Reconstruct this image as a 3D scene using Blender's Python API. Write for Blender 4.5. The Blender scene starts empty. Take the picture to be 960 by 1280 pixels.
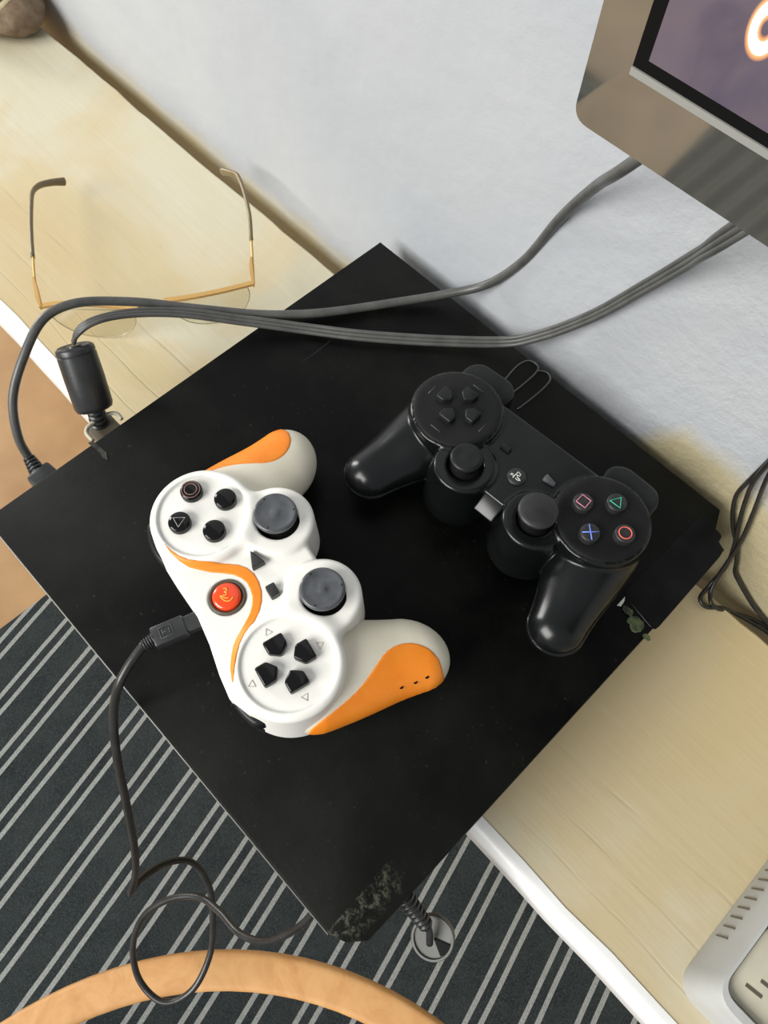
import bpy, bmesh, math, random
import numpy as np
from mathutils import Matrix, Vector
random.seed(7)
SC = bpy.context.scene
COL = SC.collection

# ------------------------------------------------------------------ camera
F = 968.5
RW = np.array([[0.6875, 0.7258, 0.0225], [0.6587, -0.6103, -0.4401], [-0.3057, 0.3173, -0.8977]])
U_, S_, V_ = np.linalg.svd(RW); RW = U_ @ V_
CAM = np.array([0.1313, -0.2869, 0.4486])
cd = bpy.data.cameras.new('camera'); cam = bpy.data.objects.new('camera', cd); COL.objects.link(cam)
cd.sensor_fit = 'VERTICAL'; cd.sensor_height = 36; cd.lens = F / 1280 * 36; cd.clip_start = .01
M = Matrix.Identity(4)
for i in range(3):
    M[i][0] = RW[0][i]; M[i][1] = -RW[1][i]; M[i][2] = -RW[2][i]; M[i][3] = CAM[i]
cam.matrix_world = M
SC.camera = cam

# ------------------------------------------------------------------ world, lights, exposure
W = bpy.data.worlds.new('world'); SC.world = W; W.use_nodes = True
W.node_tree.nodes['Background'].inputs[0].default_value = (.93, .95, 1, 1)
W.node_tree.nodes['Background'].inputs[1].default_value = .24

def area(name, loc, tgt, sx, sy, power, col):
    l = bpy.data.lights.new(name, 'AREA'); l.shape = 'RECTANGLE'; l.size = sx; l.size_y = sy
    l.energy = power; l.color = col
    o = bpy.data.objects.new(name, l); COL.objects.link(o)
    o.location = loc
    o.rotation_euler = (Vector(tgt) - Vector(loc)).to_track_quat('-Z', 'Y').to_euler()
    return o
area('daylight_window', (-.75, -4.1, 2.6), (.05, -.15, .05), 3.2, 2.5, 212, (1, .985, .95))
area('side_window', (-3.2, -.75, .95), (.05, -.15, .08), .55, 1.5, 34, (1, .985, .95))
SC.view_settings.view_transform = 'Standard'
SC.view_settings.look = 'None'
SC.view_settings.gamma = 1
SC.view_settings.exposure = .68

def at(px, py, z=None, y=None):
    v = RW.T @ np.array([(px - 480) / F, (py - 640) / F, 1.])
    t = (z - CAM[2]) / v[2] if z is not None else (y - CAM[1]) / v[1]
    return CAM + t * v
def L3(*a): return [tuple(at(x, y, z)) for x, y, z in a]

# ------------------------------------------------------------------ materials
def mat(name, col, rough=.5, metal=0., spec=.5, coat=0., emis=None, trans=0., alpha=1.):
    m = bpy.data.materials.new(name); m.use_nodes = True
    b = m.node_tree.nodes['Principled BSDF']
    b.inputs['Base Color'].default_value = (*col, 1); b.inputs['Roughness'].default_value = rough
    b.inputs['Metallic'].default_value = metal; b.inputs['Specular IOR Level'].default_value = spec
    b.inputs['Coat Weight'].default_value = coat; b.inputs['Coat Roughness'].default_value = .1
    b.inputs['Transmission Weight'].default_value = trans; b.inputs['Alpha'].default_value = alpha
    if emis: b.inputs['Emission Color'].default_value = (*emis[0], 1); b.inputs['Emission Strength'].default_value = emis[1]
    m.diffuse_color = (*col, 1)
    return m
class NT:
    def __init__(s, m): s.t = m.node_tree; s.b = s.t.nodes['Principled BSDF']; s.tc = s.n('ShaderNodeTexCoord')
    def n(s, k, **kw):
        x = s.t.nodes.new(k)
        for a, v in kw.items():
            if a.startswith('i_'): x.inputs[a[2:].replace('_', ' ')].default_value = v
            else: setattr(x, a, v)
        return x
    def l(s, a, b): s.t.links.new(a, b)
    def mapped(s, scale=(1, 1, 1), rot=(0, 0, 0), loc=(0, 0, 0)):
        x = s.n('ShaderNodeMapping'); s.l(s.tc.outputs['Object'], x.inputs[0])
        x.inputs['Scale'].default_value = scale; x.inputs['Rotation'].default_value = rot; x.inputs['Location'].default_value = loc
        return x.outputs[0]
    def noise(s, vec, scale, detail=4, rough=.5, dist=0.):
        x = s.n('ShaderNodeTexNoise'); s.l(vec, x.inputs['Vector'])
        x.inputs['Scale'].default_value = scale; x.inputs['Detail'].default_value = detail
        x.inputs['Roughness'].default_value = rough; x.inputs['Distortion'].default_value = dist
        return x.outputs['Fac']
    def ramp(s, fac, stops):
        x = s.n('ShaderNodeValToRGB'); s.l(fac, x.inputs[0]); e = x.color_ramp.elements
        while len(e) < len(stops): e.new(.5)
        for i, (p, c) in enumerate(stops):
            e[i].position = p; e[i].color = (*c, 1) if len(c) == 3 else c
        return x.outputs[0]
    def mix(s, fac, a, b, mode='MIX'):
        x = s.n('ShaderNodeMix', data_type='RGBA', blend_type=mode)
        for sock, v in ((x.inputs[0], fac), (x.inputs[6], a), (x.inputs[7], b)):
            if hasattr(v, 'is_output') or isinstance(v, bpy.types.NodeSocket): s.l(v, sock)
            else: sock.default_value = v if not isinstance(v, tuple) else (*v, 1)[:4]
        return x.outputs[2]
    def math(s, op, a, b=0., c=0.):
        x = s.n('ShaderNodeMath', operation=op)
        for i, v in enumerate((a, b, c)):
            if isinstance(v, bpy.types.NodeSocket): s.l(v, x.inputs[i])
            else: x.inputs[i].default_value = v
        return x.outputs[0]
    def sep(s, vec):
        x = s.n('ShaderNodeSeparateXYZ'); s.l(vec, x.inputs[0]); return x.outputs
    def color(s, c): s.l(c, s.b.inputs['Base Color'])
    def rough(s, c): s.l(c, s.b.inputs['Roughness'])
    def bump(s, h, strength=.3, dist=.001):
        x = s.n('ShaderNodeBump'); s.l(h, x.inputs['Height']); x.inputs['Strength'].default_value = strength
        x.inputs['Distance'].default_value = dist; s.l(x.outputs[0], s.b.inputs['Normal'])
G = lambda v: (v, v, v)

def m_wall():
    m = mat('painted_plaster', (.7, .71, .73), .6); t = NT(m); v = t.mapped()
    big = t.noise(v, 5, 3); x, y, z = t.sep(v)
    base = t.ramp(big, [(.35, (.365, .385, .41)), (.65, (.42, .432, .442))])
    # yellowed dirt low on the wall
    xs = t.math('MULTIPLY', t.math('SUBTRACT', x, .035), 20.); xs.node.use_clamp = True
    low = t.math('SUBTRACT', t.math('MULTIPLY_ADD', xs, .088, .020), t.math('ADD', z, t.math('MULTIPLY', t.noise(v, 22, 5), .03)))
    lowm = t.math('MULTIPLY', low, 45.); lowm.node.use_clamp = True
    c = t.mix(t.math('MULTIPLY', lowm, .85), base, (.46, .39, .21))
    spk = t.ramp(t.noise(v, 60, 8, .75), [(.70, (0, 0, 0)), (.76, G(1))])
    c = t.mix(t.math('MULTIPLY', spk, .35), c, (.35, .35, .33))
    t.color(c)
    n1 = t.noise(v, 90, 7, .65); n2 = t.noise(v, 18, 3)
    xr = t.math('MULTIPLY_ADD', x, 3., .15); xr.node.use_clamp = True
    h = t.math('ADD', t.math('MULTIPLY', n1, t.math('MULTIPLY_ADD', xr, .9, .15)), t.math('MULTIPLY', n2, .6))
    t.bump(h, .75, .0042)
    return m
def m_ledge():
    m = mat('cream_gloss_paint', (.62, .54, .36), .38, spec=.4); t = NT(m)
    v = t.mapped(); st = t.mapped(scale=(1, 12, 1)); x, y, z = t.sep(v)
    c = t.ramp(t.noise(v, 4.5, 4, .55, .6), [(.36, (.53, .42, .235)), (.50, (.55, .46, .28)), (.62, (.57, .53, .395))])
    c = t.mix(t.ramp(t.noise(st, 9, 6, .6), [(.6, G(0)), (.85, G(.35))]), c, (.57, .52, .38))
    pit = t.ramp(t.noise(v, 70, 6, .7), [(.70, G(0)), (.745, G(1))])
    c = t.mix(t.math('MULTIPLY', pit, .4), c, (.33, .27, .16))
    # cracked paint seams running along the board
    yy = t.math('ADD', y, t.math('MULTIPLY', t.noise(v, 9, 3), .012))
    def seam(y0, w):
        d = t.math('DIVIDE', t.math('ABSOLUTE', t.math('SUBTRACT', yy, y0)), w)
        s = t.math('SUBTRACT', 1., d); s.node.use_clamp = True; return s
    brk = t.ramp(t.noise(t.mapped(scale=(1, .2, 1), loc=(3, 0, 0)), 8, 3), [(.47, G(0)), (.60, G(1))])
    s1 = t.math('MULTIPLY', seam(-.0275, .0016), brk); s2 = t.math('MULTIPLY', seam(-.056, .0011), brk)
    s3 = t.math('MULTIPLY', seam(-.075, .0010), brk)
    sm = t.math('MAXIMUM', t.math('MAXIMUM', s1, s2), s3)
    c = t.mix(t.math('MULTIPLY', sm, .45), c, (.34, .30, .20))
    t.color(c)
    h = t.math('ADD', t.math('MULTIPLY', t.noise(st, 11, 4, .55), .45), t.math('MULTIPLY', t.noise(v, 120, 5), .12))
    h = t.math('SUBTRACT', h, t.math('MULTIPLY', sm, .3)); h = t.math('SUBTRACT', h, t.math('MULTIPLY', pit, .25))
    t.bump(h, .5, .0015)
    return m
def cwl(px, py, z=.065):
    p = at(px, py, z); dx, dy = p[0], p[1] + .1623; c, s_ = math.cos(.0109), math.sin(.0109)
    return dx * c + dy * s_, -dx * s_ + dy * c
def m_console():
    m = mat('console_black_plastic', (.008, .009, .008), .42, spec=.11); t = NT(m); v = t.mapped(); x, y, z = t.sep(v)
    dust = t.ramp(t.noise(v, 9, 5, .6), [(.42, (.001, .001, .001)), (.72, (.009, .010, .0075))])
    fl = t.ramp(t.noise(v, 420, 2), [(.70, G(0)), (.76, G(1))])
    c = t.mix(t.math('MULTIPLY', fl, .2), dust, (.07, .08, .06))
    sc = t.noise(t.mapped(rot=(0, 0, .5), scale=(90, 3, 1)), 3, 4, .6)
    sc2 = t.noise(t.mapped(rot=(0, 0, -.9), scale=(70, 2.2, 1)), 4, 4, .6)
    s = t.math('MAXIMUM', t.ramp(sc, [(.74, G(0)), (.78, G(.5))]), t.ramp(sc2, [(.75, G(0)), (.79, G(.4))]))
    c = t.mix(s, c, (.045, .05, .043))
    # worn corner (front, towards the floor)
    ax, ay = cwl(412, 1160); bx2, by2 = cwl(471, 1092)
    nx_, ny_ = by2 - ay, ax - bx2; ll = math.hypot(nx_, ny_); nx_, ny_ = nx_ / ll, ny_ / ll
    a = t.math('ADD', t.math('MULTIPLY', x, nx_), t.math('MULTIPLY_ADD', y, ny_, -(ax * nx_ + ay * ny_)))
    b = t.math('SUBTRACT', .014, a)
    e1 = t.math('MULTIPLY', t.math('SUBTRACT', y, -.1487), 0.); e2 = t.math('MULTIPLY', t.math('SUBTRACT', -.108, y), 120.)
    w = t.math('MINIMUM', t.math('MULTIPLY', a, 1500.), t.math('MULTIPLY', b, 180.)); w = t.math('MINIMUM', w, e2); w.node.use_clamp = True
    wn = t.ramp(t.noise(v, 260, 8, .8, .4), [(.50, G(0)), (.60, G(1))])
    c = t.mix(t.math('MULTIPLY', w, t.math('MULTIPLY', wn, .65)), c, (.10, .10, .075))
    t.color(c)
    t.rough(t.ramp(t.noise(v, 16, 5, .6), [(.3, G(.34)), (.7, G(.52))]))
    t.bump(t.noise(v, 500, 2), .12, .0004)
    return m
def m_carpet():
    m = mat('striped_carpet_weave', (.03, .035, .035), .95, spec=.1); t = NT(m); v = t.mapped(); x, y, z = t.sep(v)
    u = t.math('ADD', x, t.math('MULTIPLY', y, .25))       # stripes run nearly along y
    u = t.math('ADD', u, t.math('MULTIPLY', t.noise(v, 14, 2), .0016))
    f = t.math('FRACT', t.math('DIVIDE', t.math('ADD', u, 10 * .0479 + .373 + .0875 + .0026), .0479))
    def line(a, b):
        return t.math('MULTIPLY', t.math('GREATER_THAN', f, a), t.math('LESS_THAN', f, b))
    s = t.math('MAXIMUM', line(.0, .105), line(.285, .39))
    wv = t.noise(v, 900, 2, .6)
    dark = t.ramp(t.noise(v, 30, 5, .7), [(.3, (.014, .018, .020)), (.7, (.030, .036, .037))])
    dark = t.mix(t.ramp(wv, [(.45, G(0)), (.7, G(1))]), dark, (.048, .056, .055))
    lt = t.ramp(wv, [(.3, (.20, .21, .20)), (.7, (.33, .34, .325))])
    t.color(t.mix(s, dark, lt)); t.bump(wv, .8, .001)
    return m
def m_wood():
    m = mat('pale_bent_wood', (.62, .33, .12), .5); t = NT(m)
    c = t.ramp(t.noise(t.mapped(scale=(1, 1, 1)), 26, 6, .65, 1.5), [(.3, (.52, .25, .08)), (.55, (.63, .34, .13)), (.8, (.69, .40, .17))])
    t.color(c); return m
def m_screen():
    m = mat('lit_screen', (.01, .01, .012), .08, spec=.5, coat=.5); t = NT(m); v = t.mapped(); x, y, z = t.sep(v)
    n = t.noise(v, 17, 5, .55, .5)
    c = t.ramp(n, [(.36, (.03, .025, .06)), (.46, (.09, .07, .10)), (.56, (.12, .09, .105)), (.68, (.07, .05, .17))])
    # glowing ring of the picture on the screen
    dx = t.math('DIVIDE', t.math('SUBTRACT', x, -.1838), 1.)
    dz = t.math('MULTIPLY', t.math('SUBTRACT', z, -.0950), .62)
    r = t.math('SQRT', t.math('ADD', t.math('MULTIPLY', dx, dx), t.math('MULTIPLY', dz, dz)))
    d = t.math('ABSOLUTE', t.math('SUBTRACT', r, .0030))
    rg = t.ramp(t.math('MULTIPLY', d, 250.), [(0, (1, 1, 1)), (.20, (1, 1, 1)), (.30, (.9, .35, .05)), (.5, (0, 0, 0))])
    e = t.mix(1., c, rg, 'ADD')
    t.l(e, t.b.inputs['Emission Color']); t.b.inputs['Emission Strength'].default_value = .85
    return m
def m_noisy(name, c0, c1, scale, rough=.5, bump=.2, bs=200, **k):
    m = mat(name, c1, rough, **k); t = NT(m); v = t.mapped()
    t.color(t.ramp(t.noise(v, scale, 5, .6), [(.35, c0), (.65, c1)])); t.bump(t.noise(v, bs, 3), bump, .0006)
    return m

MT = dict(
    wall=m_wall(), ledge=m_ledge(), console=m_console(), carpet=m_carpet(), wood=m_wood(), screen=m_screen(),
    nose=m_noisy('white_gloss_paint', (.78, .78, .76), (.86, .86, .84), 12, .35),
    floor=m_noisy('tan_floor', (.31, .175, .075), (.39, .235, .105), 9, .45, .1),
    white=m_noisy('controller_white', (.82, .81, .75), (.86, .85, .79), 30, .42, .04, 900),
    wgrip=m_noisy('controller_grip_cream', (.70, .66, .52), (.76, .72, .59), 30, .45, .04, 900),
    orange=m_noisy('orange_rubber', (.86, .23, .01), (.93, .29, .02), 40, .45, .08, 600),
    red=mat('red_button', (.85, .06, .005), .25, coat=.6),
    yellow=mat('yellow_mark', (.95, .42, .05), .5),
    black=mat('gloss_black_plastic', (.003, .003, .003), .14, spec=.35),
    blackm=m_noisy('satin_black_plastic', (.008, .009, .009), (.014, .015, .015), 60, .36, .05, 1500, spec=.25),
    blackg=m_noisy('black_pad_shell', (.003, .0035, .0035), (.005, .006, .006), 60, .25, .02, 900, spec=.4),
    plate=m_noisy('matte_black_plate', (.005, .0055, .0055), (.009, .0095, .009), 60, .5, .12, 1500, spec=.25),
    grey=m_noisy('smoky_grey_rubber', (.05, .055, .06), (.085, .09, .097), 120, .3, .1, 500, coat=.3),
    dgrey=m_noisy('dark_grey_rubber', (.012, .013, .013), (.024, .025, .024), 120, .42, .1, 500),
    ringd=mat('bronze_ring', (.10, .085, .06), .35),
    well=mat('dark_well', (.003, .003, .003), .7, spec=.1),
    cable=m_noisy('cable_black_rubber', (.012, .012, .012), (.025, .025, .024), 80, .33, .1, 700),
    cableg=m_noisy('cable_grey_rubber', (.055, .056, .052), (.085, .085, .08), 80, .38, .1, 700),
    plugk=m_noisy('plug_black', (.018, .019, .019), (.028, .03, .03), 80, .35, .1, 700),
    metal=mat('nickel_metal', (.15, .15, .14), .6, metal=.7),
    gold=mat('gold_metal', (.60, .36, .12), .4, metal=.4),
    brown=mat('brown_temple_tip', (.16, .115, .05), .35),
    bezel=m_noisy('gunmetal_gloss_bezel', (.20, .20, .175), (.25, .245, .215), 30, .05, .0, 50, metal=.8),
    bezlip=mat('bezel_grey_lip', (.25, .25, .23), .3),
    silver=m_noisy('silver_plastic', (.42, .425, .405), (.47, .475, .46), 30, .33, .05, 500),
    beige=m_noisy('beige_plastic', (.44, .42, .32), (.50, .47, .37), 30, .4, .05, 500),
    cloth=m_noisy('brown_cloth', (.13, .085, .05), (.23, .165, .11), 90, .95, .3, 700),
    piping=m_noisy('cream_cloth', (.52, .45, .28), (.62, .55, .36), 90, .9, 1., 700),
    print_pink=mat('pink_print', (.62, .22, .30), .5), print_green=mat('green_print', (.05, .55, .36), .5),
    print_blue=mat('blue_print', (.16, .26, .78), .5), print_red=mat('red_print', (.72, .13, .10), .5),
    print_white=mat('white_print', (.55, .58, .52), .5), print_dull=mat('dull_print', (.24, .13, .11), .5),
    emboss=mat('grey_line', (.06, .065, .06), .35), moss=m_noisy('dried_green_glue', (.006, .010, .004), (.06, .08, .028), 330, .8, 1., 300),
    hatch=m_noisy('hatch_black', (.002, .002, .002), (.005, .005, .005), 90, .3, .05, 400, spec=.15),
    tape=m_noisy('old_tape', (.01, .012, .01), (.06, .06, .045), 80, .35, .3, 300),
    etch=mat('etched_outline', (.36, .33, .27), .6),
)
def m_lens():
    m = bpy.data.materials.new('clear_lens'); m.use_nodes = True; nt = m.node_tree; nt.nodes.clear()
    o = nt.nodes.new('ShaderNodeOutputMaterial'); mx = nt.nodes.new('ShaderNodeMixShader'); tr = nt.nodes.new('ShaderNodeBsdfTransparent')
    gl = nt.nodes.new('ShaderNodeBsdfGlossy'); gl.inputs['Roughness'].default_value = .03
    tr.inputs[0].default_value = (.93, .92, .88, 1); mx.inputs[0].default_value = .06
    nt.links.new(tr.outputs[0], mx.inputs[1]); nt.links.new(gl.outputs[0], mx.inputs[2]); nt.links.new(mx.outputs[0], o.inputs[0])
    return m
MT['lens'] = m_lens()

# ------------------------------------------------------------------ object helpers
def tag(o, label=None, cat=None, group=None, kind=None):
    if label: o['label'] = label
    if cat: o['category'] = cat
    if group: o['group'] = group
    if kind: o['kind'] = kind
    return o
def empty(name, loc=(0, 0, 0), rot=(0, 0, 0), **k):
    o = bpy.data.objects.new(name, None); COL.objects.link(o); o.empty_display_size = .01
    o.location = loc; o.rotation_euler = rot; return tag(o, **k)
def obj(name, geo, m, parent=None, smooth=True, loc=(0, 0, 0), rot=(0, 0, 0), sc=1., sharp=None, label=None):
    v, f = geo
    me = bpy.data.meshes.new(name)
    if isinstance(v, np.ndarray): v = (v * sc).tolist()
    elif sc != 1.: v = [(a * sc, b * sc, c * sc) for a, b, c in v]
    me.from_pydata(v, [], f if isinstance(f, list) else f.tolist()); me.update()
    if smooth:
        me.polygons.foreach_set('use_smooth', [True] * len(me.polygons))
        if sharp: me.set_sharp_from_angle(angle=math.radians(sharp))
    me.materials.append(MT[m] if isinstance(m, str) else m)
    o = bpy.data.objects.new(name, me); COL.objects.link(o)
    o.location = loc; o.rotation_euler = rot
    if parent: o.parent = parent
    if label: o['label'] = label
    return o
def join(*gs):
    V, Fc = [], []
    for v, f in gs:
        k = len(V); V += [tuple(p) for p in v]; Fc += [[i + k for i in q] for q in f]
    return V, Fc
def xf(g, loc=(0, 0, 0), rz=0., rx=0., ry=0.):
    m = Matrix.Translation(loc) @ Matrix.Rotation(rz, 4, 'Z') @ Matrix.Rotation(ry, 4, 'Y') @ Matrix.Rotation(rx, 4, 'X')
    return [tuple(m @ Vector(p)) for p in g[0]], g[1]
def box(x0, x1, y0, y1, z0, z1, bev=0., seg=2):
    bm = bmesh.new(); r = bmesh.ops.create_cube(bm, size=1)
    bmesh.ops.scale(bm, vec=(x1 - x0, y1 - y0, z1 - z0), verts=bm.verts)
    bmesh.ops.translate(bm, vec=((x0 + x1) / 2, (y0 + y1) / 2, (z0 + z1) / 2), verts=bm.verts)
    if bev: bmesh.ops.bevel(bm, geom=bm.edges[:], offset=bev, segments=seg, affect='EDGES', profile=.5)
    bm.verts.index_update(); g = [tuple(v.co) for v in bm.verts], [[v.index for v in f.verts] for f in bm.faces]
    bm.free(); return g
def lathe(prof, seg=48):
    V, Fc = [], []; n = len(prof)
    for i in range(seg):
        a = 2 * math.pi * i / seg
        V += [(r * math.cos(a), r * math.sin(a), z) for r, z in prof]
    for i in range(seg):
        j = (i + 1) % seg
        for k in range(n - 1): Fc.append([i * n + k, j * n + k, j * n + k + 1, i * n + k + 1])
    Fc.append([i * n for i in range(seg)][::-1]); Fc.append([i * n + n - 1 for i in range(seg)])
    return V, Fc
def area2(p): return sum(p[i][0] * p[(i + 1) % len(p)][1] - p[(i + 1) % len(p)][0] * p[i][1] for i in range(len(p))) / 2
def inset(p, d):
    n = len(p); out = []
    for i in range(n):
        a, b, c = np.array(p[i - 1]), np.array(p[i]), np.array(p[(i + 1) % n])
        e1 = (b - a) / (np.linalg.norm(b - a) + 1e-12); e2 = (c - b) / (np.linalg.norm(c - b) + 1e-12)
        n1 = np.array([-e1[1], e1[0]]); n2 = np.array([-e2[1], e2[0]])
        k = (n1 + n2); k = k / max(1e-9, k @ k) * 2
        out.append(tuple(b + d * k / 1.))
    return out
def prism(p, z0, z1, bev=0., steps=3, botbev=0.):
    p = [tuple(q[:2]) for q in p]
    if area2(p) < 0: p = p[::-1]
    rings = [(0, z0)] if not botbev else [(botbev, z0), (0, z0 + botbev)]
    if bev:
        for k in range(steps + 1):
            a = math.pi / 2 * k / steps; rings.append((bev * (1 - math.cos(a)), z1 - bev + bev * math.sin(a)))
    else: rings.append((0, z1))
    V, Fc = [], []; n = len(p)
    for d, z in rings:
        V += [(x, y, z) for x, y in (inset(p, d) if d else p)]
    for k in range(len(rings) - 1):
        for i in range(n):
            j = (i + 1) % n; Fc.append([k * n + i, k * n + j, (k + 1) * n + j, (k + 1) * n + i])
    Fc.append(list(range(n))[::-1]); Fc.append([(len(rings) - 1) * n + i for i in range(n)])
    return V, Fc
def roundpoly(p, r, seg=5):
    out = []; n = len(p)
    for i in range(n):
        a, b, c = np.array(p[i - 1], float), np.array(p[i], float), np.array(p[(i + 1) % n], float)
        rr = r[i] if isinstance(r, (list, tuple)) else r
        d1 = (a - b); l1 = np.linalg.norm(d1); d2 = (c - b); l2 = np.linalg.norm(d2)
        t = min(rr, l1 * .48, l2 * .48); s = b + d1 / l1 * t; e = b + d2 / l2 * t
        for k in range(seg + 1):
            u = k / seg; out.append(tuple((1 - u) ** 2 * s + 2 * u * (1 - u) * b + u * u * e))
    return out
def spline(P, n=10, closed=False):
    P = [np.array(p, float) for p in P]; out = []
    m = len(P); rng = range(m if closed else m - 1)
    for i in rng:
        p1, p2 = P[i], P[(i + 1) % m]
        p0 = P[i - 1] if (i > 0 or closed) else 2 * p1 - p2
        p3 = P[(i + 2) % m] if (i + 2 < m or closed) else 2 * p2 - p1
        d0 = max(np.linalg.norm(p1 - p0), 1e-9) ** .5; d1 = max(np.linalg.norm(p2 - p1), 1e-9) ** .5; d2 = max(np.linalg.norm(p3 - p2), 1e-9) ** .5
        t1 = ((p1 - p0) / d0 - (p2 - p0) / (d0 + d1) + (p2 - p1) / d1) * d1
        t2 = ((p2 - p1) / d1 - (p3 - p1) / (d1 + d2) + (p3 - p2) / d2) * d1
        for k in range(n):
            t = k / n; out.append((2 * t ** 3 - 3 * t * t + 1) * p1 + (t ** 3 - 2 * t * t + t) * t1 + (-2 * t ** 3 + 3 * t * t) * p2 + (t ** 3 - t * t) * t2)
    if not closed: out.append(P[-1])
    return out
def tube(P, r, seg=12, closed=False, sect=None):
    """sect: 2D section points (unit = metres/mm) else a circle; r may be a list"""
    P = [np.array(p, float) for p in P]; n = len(P)
    T = []
    for i in range(n):
        a = P[i - 1] if (i > 0 or closed) else P[i]; b = P[(i + 1) % n] if (i < n - 1 or closed) else P[i]
        d = b - a; T.append(d / (np.linalg.norm(d) + 1e-12))
    up = np.array([0, 0, 1.]);
    if abs(T[0] @ up) > .9: up = np.array([1., 0, 0])
    N = up - T[0] * (up @ T[0]); N /= np.linalg.norm(N)
    V, Fc = [], []
    if sect is None: sect = [(math.cos(2 * math.pi * k / seg), math.sin(2 * math.pi * k / seg)) for k in range(seg)]
    m = len(sect)
    for i in range(n):
        N = N - T[i] * (N @ T[i]); N /= np.linalg.norm(N); B = np.cross(T[i], N)
        ri = r[i] if isinstance(r, (list, np.ndarray)) else r
        for s in sect: V.append(tuple(P[i] + (B * s[0] + N * s[1]) * ri))
    for i in range(n if closed else n - 1):
        j = (i + 1) % n
        for k in range(m):
            l = (k + 1) % m; Fc.append([i * m + k, i * m + l, j * m + l, j * m + k])
    if not closed: Fc.append(list(range(m))[::-1]); Fc.append([(n - 1) * m + k for k in range(m)])
    return V, Fc

# ------------------------------------------------------------------ implicit-surface modelling (mm)
def smin(a, b, k): h = np.maximum(k - np.abs(a - b), 0) / k; return np.minimum(a, b) - h * h * k * .25
def smax(a, b, k): return -smin(-a, -b, k)
def s_cyl(P, cx, cy, r0, z0, z1, rd, taper=0.):
    r = r0 - rd + taper * (z1 - P[:, 2])
    q = np.hypot(P[:, 0] - cx, P[:, 1] - cy) - r; w = np.abs(P[:, 2] - (z0 + z1) / 2) - ((z1 - z0) / 2 - rd)
    return np.minimum(np.maximum(q, w), 0) + np.hypot(np.maximum(q, 0), np.maximum(w, 0)) - rd
def s_cap(P, a, b, ra, rb, zs=1.):
    k = np.array([1, 1, 1 / zs]); a = np.array(a) * k; b = np.array(b) * k; Q = P * k
    ab = b - a; t = np.clip(((Q - a) @ ab) / (ab @ ab), 0, 1); t = t * t * (3 - 2 * t) * .5 + t * .5
    return (np.linalg.norm(Q - a - t[:, None] * ab, axis=1) - (ra + (rb - ra) * t)) * min(1, zs) ** .5
def s_poly2(X, Y, poly):
    n = len(poly); d = np.full(X.shape, 1e9); s = np.ones(X.shape)
    for i in range(n):
        ax, ay = poly[i]; bx, by = poly[i - 1]; ex, ey = bx - ax, by - ay; wx, wy = X - ax, Y - ay
        t = np.clip((wx * ex + wy * ey) / (ex * ex + ey * ey + 1e-12), 0, 1)
        d = np.minimum(d, (wx - ex * t) ** 2 + (wy - ey * t) ** 2)
        c1 = Y >= ay; c2 = Y < by; c3 = ex * wy > ey * wx
        fl = (c1 & c2 & c3) | (~c1 & ~c2 & ~c3); s = np.where(fl, -s, s)
    return s * np.sqrt(d)
def s_ext(P, poly, z0, z1, rd):
    q = s_poly2(P[:, 0], P[:, 1], poly) + rd; w = np.abs(P[:, 2] - (z0 + z1) / 2) - ((z1 - z0) / 2 - rd)
    return np.minimum(np.maximum(q, w), 0) + np.hypot(np.maximum(q, 0), np.maximum(w, 0)) - rd
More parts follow.
